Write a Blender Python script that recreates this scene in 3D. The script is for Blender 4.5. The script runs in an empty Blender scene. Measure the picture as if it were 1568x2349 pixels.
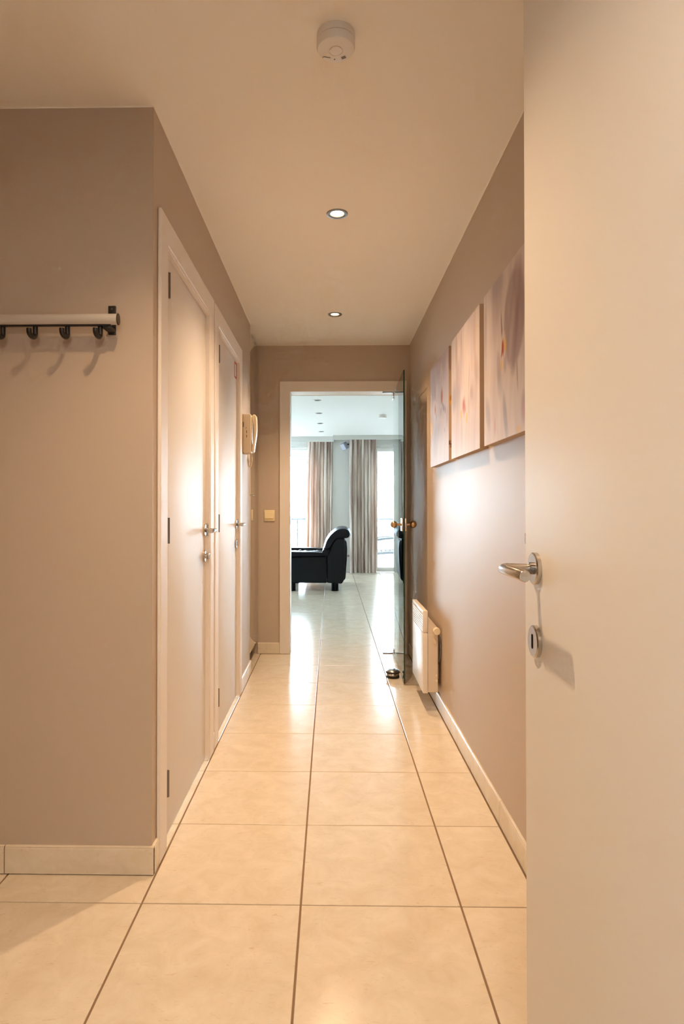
import bpy, bmesh, math, random
from mathutils import Vector, Matrix
random.seed(7)
R = math.radians
sc = bpy.context.scene
COL = sc.collection

# ------------------------------------------------------------------ camera
cam = bpy.data.cameras.new('camera')
cam.sensor_fit = 'HORIZONTAL'
cam.sensor_width = 36.0
cam.lens = 1450 / 1568 * 36.0
cam.shift_x = 0.03275
cam.shift_y = -0.0172
cam.clip_start = 0.02
cam.clip_end = 500
cam_o = bpy.data.objects.new('camera', cam)
cam_o.location = (0, 0, 1.125)
cam_o.rotation_euler = (R(90 + 0.58), 0, R(1.0))
COL.objects.link(cam_o)
sc.camera = cam_o

# ------------------------------------------------------------------ world: bright overcast sky
w = bpy.data.worlds.new('sky')
sc.world = w
w.use_nodes = True
bg = w.node_tree.nodes['Background']
bg.inputs[0].default_value = (0.68, 0.85, 1.0, 1)
bg.inputs[1].default_value = 28.0

WARM = (1.0, 0.69, 0.41)        # halogen downlights
SPOT_W = 73.0
ENTRY_W = 60.0
FILL_W = 26.0  # fill lamp added behind the camera

sc.view_settings.view_transform = 'Standard'
sc.view_settings.look = 'None'
sc.view_settings.exposure = 0.36
sc.view_settings.gamma = 1.0
sc.view_settings.use_curve_mapping = False
sc.cycles.max_bounces = 8
sc.cycles.diffuse_bounces = 6
sc.cycles.glossy_bounces = 4
sc.cycles.use_adaptive_sampling = True
sc.cycles.adaptive_threshold = 0.12
sc.cycles.adaptive_min_samples = 16
sc.cycles.transparent_max_bounces = 16
sc.cycles.caustics_reflective = True
sc.cycles.blur_glossy = 1.0
sc.cycles.caustics_refractive = False
sc.cycles.sample_clamp_indirect = 10.0


# ------------------------------------------------------------------ materials
def srgb(r, g, b):
    f = lambda c: (c / 12.92 if c <= 0.04045 else ((c + 0.055) / 1.055) ** 2.4)
    return tuple(f(v / 255.0) for v in (r, g, b))


def mat(name, col, rough=0.5, metal=0.0, spec=0.5, coat=0.0, coat_rough=0.1, bump=None, vary=None,
        emit=None, estr=0.0):
    m = bpy.data.materials.new(name)
    m.use_nodes = True
    nt = m.node_tree
    b = nt.nodes['Principled BSDF']
    b.inputs['Base Color'].default_value = (*col, 1)
    b.inputs['Roughness'].default_value = rough
    b.inputs['Metallic'].default_value = metal
    b.inputs['Specular IOR Level'].default_value = spec
    b.inputs['Coat Weight'].default_value = coat
    b.inputs['Coat Roughness'].default_value = coat_rough
    if emit:
        b.inputs['Emission Color'].default_value = (*emit, 1)
        b.inputs['Emission Strength'].default_value = estr
    if bump or vary:
        geo = nt.nodes.new('ShaderNodeNewGeometry')
    if bump:
        n = nt.nodes.new('ShaderNodeTexNoise')
        n.inputs['Scale'].default_value = bump[0]
        n.inputs['Detail'].default_value = 3
        nt.links.new(geo.outputs['Position'], n.inputs['Vector'])
        bp = nt.nodes.new('ShaderNodeBump')
        bp.inputs['Strength'].default_value = bump[1]
        bp.inputs['Distance'].default_value = bump[2] if len(bump) > 2 else 0.001
        nt.links.new(n.outputs['Fac'], bp.inputs['Height'])
        nt.links.new(bp.outputs['Normal'], b.inputs['Normal'])
    if vary:
        n = nt.nodes.new('ShaderNodeTexNoise')
        n.inputs['Scale'].default_value = vary[0]
        n.inputs['Detail'].default_value = 6
        nt.links.new(geo.outputs['Position'], n.inputs['Vector'])
        r = nt.nodes.new('ShaderNodeValToRGB')
        r.color_ramp.elements[0].position = 0.3
        r.color_ramp.elements[1].position = 0.7
        r.color_ramp.elements[0].color = (*vary[1], 1)
        r.color_ramp.elements[1].color = (*col, 1)
        nt.links.new(n.outputs['Fac'], r.inputs['Fac'])
        nt.links.new(r.outputs['Color'], b.inputs['Base Color'])
    return m


def glass_mat(name, tint=(0.97, 0.99, 0.98)):
    """clear sheet glass: tinted see-through mixed with a mirror reflection by Fresnel"""
    m = bpy.data.materials.new(name)
    m.use_nodes = True
    nt = m.node_tree
    nt.nodes.clear()
    out = nt.nodes.new('ShaderNodeOutputMaterial')
    mix = nt.nodes.new('ShaderNodeMixShader')
    tr = nt.nodes.new('ShaderNodeBsdfTransparent')
    tr.inputs[0].default_value = (*tint, 1)
    gl = nt.nodes.new('ShaderNodeBsdfGlossy')
    gl.inputs['Roughness'].default_value = 0.0
    gl.inputs['Color'].default_value = (0.95, 0.97, 0.96, 1)
    fr = nt.nodes.new('ShaderNodeFresnel')
    fr.inputs['IOR'].default_value = 1.45
    nt.links.new(fr.outputs[0], mix.inputs[0])
    nt.links.new(tr.outputs[0], mix.inputs[1])
    nt.links.new(gl.outputs[0], mix.inputs[2])
    nt.links.new(mix.outputs[0], out.inputs[0])
    return m


def tile_mat(name, rough):
    m = bpy.data.materials.new(name)
    m.use_nodes = True
    nt = m.node_tree
    b = nt.nodes['Principled BSDF']
    b.inputs['Roughness'].default_value = rough
    b.inputs['Specular IOR Level'].default_value = 0.5
    geo = nt.nodes.new('ShaderNodeNewGeometry')
    oi = nt.nodes.new('ShaderNodeObjectInfo')
    add = nt.nodes.new('ShaderNodeVectorMath')
    add.operation = 'MULTIPLY_ADD'
    cr = nt.nodes.new('ShaderNodeCombineXYZ')
    nt.links.new(oi.outputs['Random'], cr.inputs[0])
    nt.links.new(oi.outputs['Random'], cr.inputs[2])
    add.inputs[1].default_value = (37, 11, 53)
    nt.links.new(cr.outputs[0], add.inputs[0])
    nt.links.new(geo.outputs['Position'], add.inputs[2])
    n1 = nt.nodes.new('ShaderNodeTexNoise')
    n1.inputs['Scale'].default_value = 11.0
    n1.inputs['Detail'].default_value = 8
    n1.inputs['Roughness'].default_value = 0.65
    n1.inputs['Distortion'].default_value = 0.6
    nt.links.new(add.outputs[0], n1.inputs['Vector'])
    r1 = nt.nodes.new('ShaderNodeValToRGB')
    e = r1.color_ramp.elements
    e[0].position, e[0].color = 0.28, (*srgb(212, 197, 173), 1)
    e[1].position, e[1].color = 0.66, (*srgb(226, 214, 195), 1)
    nt.links.new(n1.outputs['Fac'], r1.inputs['Fac'])
    # small dark flecks and short veins of the ceramic print
    mp = nt.nodes.new('ShaderNodeMapping')
    mp.inputs['Scale'].default_value = (34, 90, 34)
    nt.links.new(add.outputs[0], mp.inputs['Vector'])
    n2 = nt.nodes.new('ShaderNodeTexNoise')
    n2.inputs['Scale'].default_value = 1.0
    n2.inputs['Detail'].default_value = 3
    n2.inputs['Distortion'].default_value = 1.2
    nt.links.new(mp.outputs[0], n2.inputs['Vector'])
    r2 = nt.nodes.new('ShaderNodeValToRGB')
    e = r2.color_ramp.elements
    e[0].position, e[0].color = 0.62, (0, 0, 0, 1)
    e[1].position, e[1].color = 0.8, (1, 1, 1, 1)
    nt.links.new(n2.outputs['Fac'], r2.inputs['Fac'])
    mulf = nt.nodes.new('ShaderNodeMath')
    mulf.operation = 'MULTIPLY'
    mulf.inputs[1].default_value = 0.5
    nt.links.new(r2.outputs['Color'], mulf.inputs[0])
    mx = nt.nodes.new('ShaderNodeMix')
    mx.data_type = 'RGBA'
    nt.links.new(mulf.outputs[0], mx.inputs['Factor'])
    nt.links.new(r1.outputs['Color'], mx.inputs['A'])
    mx.inputs['B'].default_value = (*srgb(190, 160, 124), 1)
    nt.links.new(mx.outputs['Result'], b.inputs['Base Color'])
    return m


M = {}
WALLC = srgb(192, 175, 158)
M['wall'] = mat('taupe_satin_paint', WALLC, 0.52, spec=0.40, bump=(260, 0.25, 0.0006))
M['ceil'] = mat('ceiling_paint', srgb(250, 246, 240), 0.85, spec=0.2)
M['white_wall'] = mat('white_wall_paint', srgb(204, 204, 200), 0.7, spec=0.3)
M['lceil'] = mat('white_ceiling_paint', srgb(218, 219, 218), 0.8, spec=0.2)
M['door'] = mat('white_door_lacquer', srgb(226, 220, 214), 0.48, spec=0.45, bump=(90, 0.06, 0.0005))
M['entrance'] = mat('entrance_door_lacquer', srgb(240, 236, 231), 0.5, bump=(90, 0.06, 0.0005))
M['casing'] = mat('white_casing_lacquer', srgb(230, 221, 212), 0.5)
M['tile'] = tile_mat('cream_floor_tile', 0.17)
M['skirt'] = tile_mat('cream_skirting_tile', 0.25)
M['grout'] = mat('grey_brown_grout', srgb(140, 116, 94), 0.9, spec=0.1)
M['steel'] = mat('brushed_stainless', (0.56, 0.54, 0.51), 0.24, 1.0)
M['steel_d'] = mat('dark_stainless', (0.22, 0.2, 0.19), 0.35, 1.0)
M['chrome'] = mat('chrome', (0.72, 0.72, 0.72), 0.08, 1.0)
M['alu'] = mat('brushed_aluminium', (0.66, 0.62, 0.57), 0.38, 0.35)
M['brass'] = mat('satin_bronze', (0.50, 0.36, 0.22), 0.28, 1.0)
M['black'] = mat('black_plastic', (0.012, 0.011, 0.011), 0.4)
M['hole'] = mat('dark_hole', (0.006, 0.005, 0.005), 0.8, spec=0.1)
M['rubber'] = mat('dark_rubber', (0.018, 0.014, 0.012), 0.6)
M['endcap'] = mat('brown_plastic_cap', (0.05, 0.035, 0.025), 0.4)
M['cream'] = mat('cream_plastic', srgb(232, 218, 192), 0.35)
M['cream_g'] = mat('grey_plastic', srgb(140, 130, 122), 0.4)
M['switch'] = mat('ivory_switch_plastic', srgb(238, 220, 178), 0.3)
M['plastic'] = mat('white_plastic', srgb(232, 228, 224), 0.4)
M['print'] = mat('grey_print', srgb(120, 110, 104), 0.6)
M['heater'] = mat('white_enamel', srgb(232, 226, 218), 0.28)
M['heater_r'] = mat('off_white_enamel', srgb(222, 208, 192), 0.35)
M['cable'] = mat('grey_cable', srgb(110, 104, 100), 0.5)
M['label'] = mat('white_sticker', srgb(240, 238, 234), 0.5)
M['red'] = mat('red_sticker_border', srgb(196, 40, 30), 0.5)
M['mirror'] = mat('mirror_glass', (0.80, 0.79, 0.77), 0.03, 1.0)
M['glass'] = glass_mat('clear_glass')
M['gedge'] = mat('green_glass_edge', (0.004, 0.045, 0.030), 0.08, coat=0.3)
M['pane'] = glass_mat('window_glass', (0.97, 0.985, 0.98))
M['upvc'] = mat('white_window_frame', srgb(244, 243, 240), 0.4)
M['shutter'] = mat('beige_roller_shutter', srgb(240, 236, 230), 0.6)
M['leather'] = mat('dark_navy_leather', (0.0035, 0.007, 0.011), 0.42, spec=0.2, bump=(70, 0.12, 0.004))
M['foot'] = mat('black_wood', (0.006, 0.006, 0.007), 0.5, spec=0.15)
M['grey_m'] = mat('grey_lamp_metal', srgb(150, 150, 148), 0.35, 1.0)
M['speaker'] = mat('light_grey_speaker', srgb(150, 154, 166), 0.45)
M['rail'] = mat('galvanised_rail', (0.045, 0.05, 0.053), 0.5)
M['chair'] = mat('grey_garden_chair', (0.024, 0.027, 0.029), 0.5)
M['slab'] = mat('balcony_slab', srgb(200, 198, 194), 0.8)
M['facade'] = mat('white_render', srgb(236, 234, 230), 0.9)
M['fwin'] = mat('facade_window', (0.040, 0.047, 0.050), 0.5)
M['roof'] = mat('grey_roof', (0.05, 0.05, 0.055), 0.8)
M['ground'] = mat('pale_ground', srgb(170, 170, 168), 0.9)
M['bulb'] = mat('lit_lens', (1, 0.9, 0.75), 0.3, emit=(1.0, 0.80, 0.52), estr=14.0)
M['opal'] = mat('fill_lamp_opal', (1, 0.95, 0.88), 0.3, emit=(1.0, 0.8, 0.6), estr=5.0)  # glowing shade of the added fill lamp
M['lens_off'] = mat('unlit_lens', srgb(96, 96, 96), 0.3)
M['canvas_edge'] = mat('canvas_wrap', srgb(190, 170, 150), 0.8)


# ------------------------------------------------------------------ mesh builder
class MB:
    def __init__(s):
        s.v, s.f = [], []

    def add(s, vs, fs):
        o = len(s.v)
        s.v += [tuple(p) for p in vs]
        s.f += [tuple(i + o for i in f) for f in fs]
        return s

    def box(s, x0, x1, y0, y1, z0, z1):
        vs = [(x, y, z) for x in (x0, x1) for y in (y0, y1) for z in (z0, z1)]
        return s.add(vs, [(0, 1, 3, 2), (4, 6, 7, 5), (0, 4, 5, 1), (2, 3, 7, 6), (0, 2, 6, 4), (1, 5, 7, 3)])

    def rbox(s, x0, x1, y0, y1, z0, z1, r=0.003, seg=2):
        bm = bmesh.new()
        bmesh.ops.create_cube(bm, size=1)
        for v in bm.verts:
            v.co = ((x0 + x1) / 2 + v.co.x * (x1 - x0), (y0 + y1) / 2 + v.co.y * (y1 - y0), (z0 + z1) / 2 + v.co.z * (z1 - z0))
        bmesh.ops.bevel(bm, geom=bm.edges[:], offset=r, segments=seg, profile=0.5, affect='EDGES')
        bm.verts.index_update()
        s.add([v.co[:] for v in bm.verts], [[v.index for v in f.verts] for f in bm.faces])
        bm.free()
        return s

    def prism(s, poly, axis, a0, a1):
        """poly: 2-D outline in the plane across `axis` (X: y,z; Y: x,z; Z: x,y)"""
        def P(p, a):
            return {'X': (a, p[0], p[1]), 'Y': (p[0], a, p[1]), 'Z': (p[0], p[1], a)}[axis]
        n = len(poly)
        vs = [P(p, a0) for p in poly] + [P(p, a1) for p in poly]
        fs = [tuple(range(n)), tuple(range(2 * n - 1, n - 1, -1))]
        fs += [(i, (i + 1) % n, n + (i + 1) % n, n + i) for i in range(n)]
        return s.add(vs, fs)

    def lathe(s, prof, o=(0, 0, 0), axis=(0, 0, 1), n=32, sx=1.0):
        """prof: (radius, height) along axis; ends closed when radius is 0 else capped"""
        a = Vector(axis).normalized()
        u = a.orthogonal().normalized()
        if abs(a.z) < 0.9:
            u = Vector((0, 0, 1))
        w_ = a.cross(u)
        o = Vector(o)
        vs, rings = [], []
        for r, h in prof:
            if r < 1e-7:
                rings.append([len(vs)])
                vs.append(o + a * h)
            else:
                rings.append(list(range(len(vs), len(vs) + n)))
                for i in range(n):
                    t = 2 * math.pi * i / n
                    vs.append(o + a * h + u * (r * math.cos(t)) + w_ * (r * sx * math.sin(t)))
        fs = []
        for A, B in zip(rings, rings[1:]):
            if len(A) == 1 and len(B) == 1:
                continue
            for i in range(n):
                j = (i + 1) % n
                if len(A) == 1:
                    fs.append((A[0], B[j], B[i]))
                elif len(B) == 1:
                    fs.append((A[i], A[j], B[0]))
                else:
                    fs.append((A[i], A[j], B[j], B[i]))
        if len(rings[0]) > 1:
            fs.append(tuple(reversed(rings[0])))
        if len(rings[-1]) > 1:
            fs.append(tuple(rings[-1]))
        return s.add(vs, fs)

    def cyl(s, a, b, r, n=24, r2=None):
        a, b = Vector(a), Vector(b)
        L = (b - a).length
        return s.lathe([(r, 0), (r if r2 is None else r2, L)], a, b - a, n)

    def tube(s, path, r, n=10):
        path = [Vector(p) for p in path]
        m = len(path)
        vs, fs = [], []
        t0 = (path[1] - path[0]).normalized()
        u = t0.orthogonal().normalized()
        for i, p in enumerate(path):
            t = (path[min(i + 1, m - 1)] - path[max(i - 1, 0)]).normalized()
            u = (u - t * u.dot(t)).normalized()
            w_ = t.cross(u)
            rr = r[i] if isinstance(r, (list, tuple)) else r
            for k in range(n):
                q = 2 * math.pi * k / n
                vs.append(p + u * (rr * math.cos(q)) + w_ * (rr * math.sin(q)))
        for i in range(m - 1):
            for k in range(n):
                l = (k + 1) % n
                fs.append((i * n + k, i * n + l, (i + 1) * n + l, (i + 1) * n + k))
        fs.append(tuple(reversed(range(n))))
        fs.append(tuple(range((m - 1) * n, m * n)))
        return s.add(vs, fs)

    def ball(s, c, r, n=24):
        k = n // 2
        return s.lathe([(r * math.sin(math.pi * i / k), -r * math.cos(math.pi * i / k)) for i in range(k + 1)], c, (0, 0, 1), n)


def wloc(p):
    v = Vector((0, 0, 0))
    while p is not None:
        v += p.location
        p = p.parent
    return v


def obj(name, mb, m, parent=None, at=None, smooth=35, bev=0, world=True, kind=None, label=None, recalc=True):
    """one mesh object; coordinates in mb are world ones (or the parent's own when world=False)"""
    me = bpy.data.meshes.new(name)
    off = Vector(at) if at is not None else (wloc(parent) if (parent and world) else Vector((0, 0, 0)))
    if parent and world and at is not None:
        off = Vector(at)
    me.from_pydata([Vector(p) - off for p in mb.v], [], mb.f)
    if recalc:
        bm = bmesh.new()
        bm.from_mesh(me)
        bmesh.ops.recalc_face_normals(bm, faces=bm.faces)
        bm.to_mesh(me)
        bm.free()
    if smooth:
        for p in me.polygons:
            p.use_smooth = True
        me.set_sharp_from_angle(angle=R(smooth))
    me.materials.append(M[m] if isinstance(m, str) else m)
    o = bpy.data.objects.new(name, me)
    COL.objects.link(o)
    if parent:
        o.parent = parent
        if at is not None:
            o.location = Vector(at) - wloc(parent)
    elif at is not None:
        o.location = at
    if bev:
        md = o.modifiers.new('bevel', 'BEVEL')
        md.width = bev
        md.segments = 2
        md.limit_method = 'ANGLE'
        md.angle_limit = R(40)
    if kind:
        o['kind'] = kind
    if label:
        o['label'] = label
    return o


def tag(o, label, cat=None, group=None, kind=None):
    o['label'] = label
    if cat:
        o['category'] = cat
    if group:
        o['group'] = group
    if kind:
        o['kind'] = kind
    return o


def thing(name, loc, label, cat, group=None, kind=None):
    o = bpy.data.objects.new(name, None)
    o.empty_display_size = 0.05
    o.location = loc
    COL.objects.link(o)
    return tag(o, label, cat, group, kind)


def copy_tree(o, parent=None):
    c = o.copy()
    COL.objects.link(c)
    c.parent = parent
    for ch in list(o.children):
        copy_tree(ch, c)
    return c


# ------------------------------------------------------------------ key dimensions (metres)
XL, XR = -0.548, 0.605          # hall side walls
YA = 1.938                      # alcove wall facing the camera
YE, YE2 = 4.840, 4.990          # end wall
YN = 4.288                      # where the left wall stops and the mirrored niche begins
HC, LC = 2.367, 2.310           # ceiling heights: hall, living room
OX0, OX1, OZ = -0.311, 0.504, 2.008     # doorway in the end wall
TX, TY, X0, Y0 = 0.4515, 0.4492, -0.536, 1.796  # tile grid


# ------------------------------------------------------------------ floor: grout bed with tiles
fl = tag(obj('floor', MB().box(-3.2, 2.8, -1.75, 11.35, -0.12, -0.0028), 'grout', smooth=0),
         'cream ceramic tile floor running through hall and living room', 'floor', kind='structure')
G = 0.0055


def tile_mesh(name, wx, wy):
    mb = MB().rbox(-wx / 2, wx / 2, -wy / 2, wy / 2, -0.009, 0, 0.0012, 1)
    o = obj(name, mb, 'tile', smooth=0)
    return o


full = tile_mesh('tile', TX - G, TY - G * 0.7)
half_x1 = XR - 0.0145
half = tile_mesh('tile', half_x1 - (X0 + 2 * TX + G / 2), TY - G * 0.7)
used = {'f': False, 'h': False}


def put_tile(src, key, x, y):
    if not used[key]:
        o = src
        used[key] = True
    else:
        o = src.copy()
        COL.objects.link(o)
    o.location = (x, y, 0)
    o.parent = fl


for j in range(-3, 21):
    ya = Y0 + j * TY
    yc = ya + TY / 2
    if ya > 10.95:
        continue
    for i in range(-6, 8):
        xa = X0 + i * TX
        xc = xa + TX / 2
        if ya + TY < YE2 + 0.02:                      # hall
            if i < -3 or i > 2:
                continue
            if i < -1 and ya > YA:
                continue
            if i == 2:
                put_tile(half, 'h', (X0 + 2 * TX + G / 2 + half_x1) / 2, yc)
                continue
        put_tile(full, 'f', xc, yc)


# ------------------------------------------------------------------ walls
def wall(name, mb, m, label, bev=0):
    return tag(obj(name, mb, m, smooth=0, bev=bev), label, 'wall', kind='structure')


D1 = (1.985, 2.900)             # outer casing edges of the two flush doors
D2 = (2.932, 3.825)
CW, DZ = 0.088, 2.076           # casing width and top
op1 = (D1[0] + CW - 0.006, D1[1] - CW + 0.006)
op2 = (D2[0] + CW - 0.006, D2[1] - CW + 0.006)
oz = DZ - CW + 0.006
mb = MB()
# one clean outline per storey strip: the wall with two door openings, extruded across its thickness
outl = [(YA, 0), (op1[0], 0), (op1[0], oz), (op1[1], oz), (op1[1], 0), (op2[0], 0), (op2[0], oz), (op2[1], oz), (op2[1], 0),
        (YN, 0), (YN, HC), (YA, HC)]
mb.prism(outl, 'X', XL - 0.1, XL)
wall('wall_left', mb, 'wall', 'taupe satin-painted left hall wall with two white doors')
wall('wall_alcove', MB().box(-2.0, XL - 0.1, YA, YA + 0.12, 0, HC), 'wall', 'taupe wall with the coat rack, facing the entrance')
wall('wall_right', MB().box(XR, XR + 0.12, 0.1, YE, 0, HC), 'wall', 'taupe satin-painted right hall wall behind the orchid canvases')
mb = MB().prism([(-3.1, 0), (OX0 - 0.012, 0), (OX0 - 0.012, OZ + 0.012), (OX1 + 0.012, OZ + 0.012), (OX1 + 0.012, 0), (2.7, 0), (2.7, 2.6), (-3.1, 2.6)], 'Y', YE, YE2)
wall('wall_end', mb, 'wall', 'taupe end wall around the living room doorway')
obj_w = MB().prism([(-2.0, 0), (-0.52, 0), (-0.52, 2.06), (0.40, 2.06), (0.40, 0), (XR + 0.12, 0), (XR + 0.12, HC), (-2.0, HC)], 'Y', 0.10, 0.255)
wall('wall_entrance', obj_w, 'wall', 'taupe wall around the entrance doorway, behind the camera')
wall('wall_alcove_side', MB().box(-2.0, -1.9, 0.255, YA, 0, HC), 'wall', 'taupe side wall of the cloak alcove')
mb = MB().box(-1.3, 1.3, -1.6, -1.5, 0, HC).box(-1.3, -1.2, -1.5, 0.10, 0, HC).box(1.2, 1.3, -1.5, 0.10, 0, HC)
wall('wall_landing', mb, 'white_wall', 'plain walls of the landing behind the camera')
# back of the flush doors, the rooms behind stay closed
wall('wall_niche', MB().box(-0.95, -0.85, YN - 0.1, YE, 0, HC).box(-0.85, XL - 0.1, YN - 0.1, YN, 0, HC), 'wall', 'wall of the niche behind the mirrored wardrobe')

# living room shell
LX0, LX1 = -3.1, 2.7
SW = (9.9, 10.7)                # opening added in the unseen side wall for extra daylight
wall('wall_living_left', MB().prism([(YE2, 0), (11.2, 0), (11.2, LC), (YE2, LC), (YE2, 0.0), (SW[0], 0.45), (SW[0], 2.15), (SW[1], 2.15), (SW[1], 0.45), (SW[0], 0.45)], 'X', LX0 - 0.1, LX0), 'white_wall', 'white left wall of the living room')
wall('wall_living_right', MB().box(LX1, LX1 + 0.1, YE2, 11.2, 0, LC), 'white_wall', 'white right wall of the living room')
obj_ = MB().prism([(LX0, 0), (OX0 - 0.012, 0), (OX0 - 0.012, OZ + 0.012), (OX1 + 0.012, OZ + 0.012), (OX1 + 0.012, 0), (LX1, 0), (LX1, LC), (LX0, LC)], 'Y', YE2, YE2 + 0.012)
wall('wall_living_near', obj_, 'white_wall', 'white plastered living room side of the doorway wall')

# far wall: a pier bay (X 0.037..1.17) standing forward of the window walls
WL = (-2.90, -0.17)               # left window opening
WR = (0.735, 1.165)               # right window opening (in the bay)
WT = (1.36, 2.60)               # window beyond the glass door
YB, YF, YO = 10.85, 11.04, 11.20
mb = MB()
mb.box(LX0, WL[0], YF, YO, 0, LC)
mb.box(WL[0], WL[1], YF, YO, 2.17, LC)
mb.box(0.037, WR[0], YB, YO, 0, LC)
mb.box(WR[0], WR[1], YB, YO, 2.15, LC)
mb.box(WR[1], 1.19, YB, YO, 0, LC)
mb.box(WL[1], 0.037, YF, YO, 0, LC)
mb.box(1.19, WT[0], YF, YO, 0, LC)
mb.box(WT[0], WT[1], YF, YO, 2.17, LC)
mb.box(WT[1], LX1, YF, YO, 0, LC)
wall('wall_far', mb, 'white_wall', 'white far living room wall with full-height windows')

# pelmet boxes over the curtains
tag(obj('trim_1', MB().rbox(0.037, 1.19, 10.48, 10.50, 2.238, LC - 0.0005, 0.003).box(0.0375, 0.055, 10.49, 10.849, 2.2385, LC - 0.001).box(1.172, 1.1895, 10.49, 10.849, 2.2385, LC - 0.001), 'white_wall', smooth=0),
    'white pelmet box standing forward over the middle curtain', 'pelmet', kind='structure')
tag(obj('trim_2', MB().rbox(LX0 + 0.001, 0.036, 10.67, 10.69, 2.222, LC - 0.0005, 0.003), 'white_wall', smooth=0),
    'white pelmet board over the left window curtain', 'pelmet', kind='structure')
tag(obj('trim_3', MB().rbox(1.191, LX1 - 0.001, 10.67, 10.69, 2.222, LC - 0.0005, 0.003), 'white_wall', smooth=0),
    'white pelmet board over the curtain seen through the glass door', 'pelmet', kind='structure')


# ------------------------------------------------------------------ ceilings with downlight holes
def ceiling(name, x0, x1, y0, y1, z, holes, m, label, r):
    bm = bmesh.new()
    edges = []
    def loop(pts):
        vs = [bm.verts.new(p) for p in pts]
        for a, b in zip(vs, vs[1:] + vs[:1]):
            edges.append(bm.edges.new((a, b)))
    loop([(x0, y0, z), (x1, y0, z), (x1, y1, z), (x0, y1, z)])
    for hx, hy in holes:
        loop([(hx + r * math.cos(2 * math.pi * k / 24), hy + r * math.sin(2 * math.pi * k / 24), z) for k in range(24)])
    bmesh.ops.triangle_fill(bm, edges=edges, use_beauty=True)
    vs = [bm.verts.new(p) for p in ((x0, y0, z + 0.14), (x1, y0, z + 0.14), (x1, y1, z + 0.14), (x0, y1, z + 0.14))]
    bm.faces.new(vs)
    bm.verts.ensure_lookup_table()
    for k in range(4):
        bm.faces.new((bm.verts[k], bm.verts[(k + 1) % 4], vs[(k + 1) % 4], vs[k]))
    me = bpy.data.meshes.new(name)
    bm.to_mesh(me)
    bm.free()
    me.materials.append(M[m])
    o = bpy.data.objects.new(name, me)
    COL.objects.link(o)
    return tag(o, label, 'ceiling', kind='structure')


HALL_L = [(0.028, 2.668), (0.028, 4.071), (-0.30, 1.28)]
LIV_L = [(-0.149, 7.02), (-0.149, 8.0), (-0.149, 8.98), (-0.149, 9.96)]
ceiling('ceiling', -2.0, XR + 0.12, 0.10, YE, HC, HALL_L, 'ceil', 'cream painted hall ceiling with recessed downlights', 0.031)
ceiling('ceiling_living', LX0 - 0.1, LX1 + 0.1, YE2, 11.2, LC, LIV_L, 'lceil', 'white living room ceiling with a row of unlit downlights', 0.031)
tag(obj('ceiling_landing', MB().box(-1.3, 1.3, -1.6, 0.10, HC, HC + 0.1), 'ceil', smooth=0), 'plain landing ceiling behind the camera', 'ceiling', kind='structure')


def downlight(x, y, z, label, group, lit, power):
    t = thing('ceiling_downlight', (x, y, z), label, 'downlight', group)
    # trim ring with an open throat, turned profile
    prof = [(0.0295, 0.03), (0.0295, 0.001), (0.031, -0.003), (0.0345, -0.0030), (0.0352, -0.0045), (0.040, -0.0048), (0.0440, -0.004), (0.0455, -0.0005), (0.0455, 0.0), (0.0335, 0.0), (0.0305, 0.03)]
    n = 36
    vs, fs = [], []
    for r, h in prof:
        for k in range(n):
            a = 2 * math.pi * k / n
            vs.append((r * math.cos(a), r * math.sin(a), h))
    q = len(prof)
    for i in range(q):
        for k in range(n):
            fs.append((i * n + k, i * n + (k + 1) % n, ((i + 1) % q) * n + (k + 1) % n, ((i + 1) % q) * n + k))
    ring = MB().add(vs, fs)
    obj('trim_ring', ring, 'grey_m', t, world=False)
    can = MB().lathe([(0.029, 0.012), (0.029, 0.06), (0, 0.06)], n=24)
    obj('housing', MB().lathe([(0.0294, 0.028), (0.0294, 0.09), (0.0, 0.09)], n=24), 'grey_m', t, world=False)
    lens = MB().lathe([(0.0, 0.0045), (0.016, 0.0052), (0.0225, 0.0075), (0.0245, 0.011), (0.0245, 0.02), (0, 0.02)], n=24)
    obj('lens', lens, 'bulb' if lit else 'lens_off', t, world=False)
    if lit:
        l = bpy.data.lights.new('downlight_beam', 'SPOT')
        l.energy = power
        l.color = WARM
        l.spot_size = R(116)
        l.spot_blend = 1.0
        l.shadow_soft_size = 0.022
        lo = bpy.data.objects.new('downlight_beam', l)
        lo.location = (0, 0, -0.008)
        lo.parent = t
        COL.objects.link(lo)
    return t


downlight(*HALL_L[0], HC, 'lit recessed downlight in the hall ceiling, nearer the smoke alarm', 'hall downlights', True, SPOT_W)
downlight(*HALL_L[1], HC, 'lit recessed downlight in the hall ceiling, just before the end wall', 'hall downlights', True, SPOT_W)
downlight(*HALL_L[2], HC, 'lit recessed downlight above the cloak alcove, beyond the top of the picture', 'hall downlights', True, ENTRY_W)
for (x, y), s in zip(LIV_L, ('nearest the doorway', 'second from the doorway', 'third from the doorway', 'closest to the pelmet')):
    downlight(x, y, LC, 'unlit recessed downlight in the living room ceiling, ' + s, 'living room downlights', False, 0)


# opal lamp added on the landing behind the camera as fill light
t = thing('added_fill_lamp', (0.0, -0.75, HC), 'added opal fill lamp on the landing ceiling, unseen behind the camera', 'ceiling lamp')
obj('fill_base', MB().lathe([(0.12, 0), (0.12, -0.02), (0, -0.02)], n=32), 'plastic', t, world=False)
obj('fill_shade', MB().lathe([(0.15, -0.021), (0.16, -0.05), (0.14, -0.085), (0.08, -0.105), (0, -0.11)], n=32), 'opal', t, world=False)
ll = bpy.data.lights.new('added_fill_glow', 'POINT')
ll.energy = FILL_W
ll.color = (1.0, 0.84, 0.68)
ll.shadow_soft_size = 0.14
lo = bpy.data.objects.new('added_fill_glow', ll)
lo.location = (0, 0, -0.30)
lo.parent = t
COL.objects.link(lo)


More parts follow.
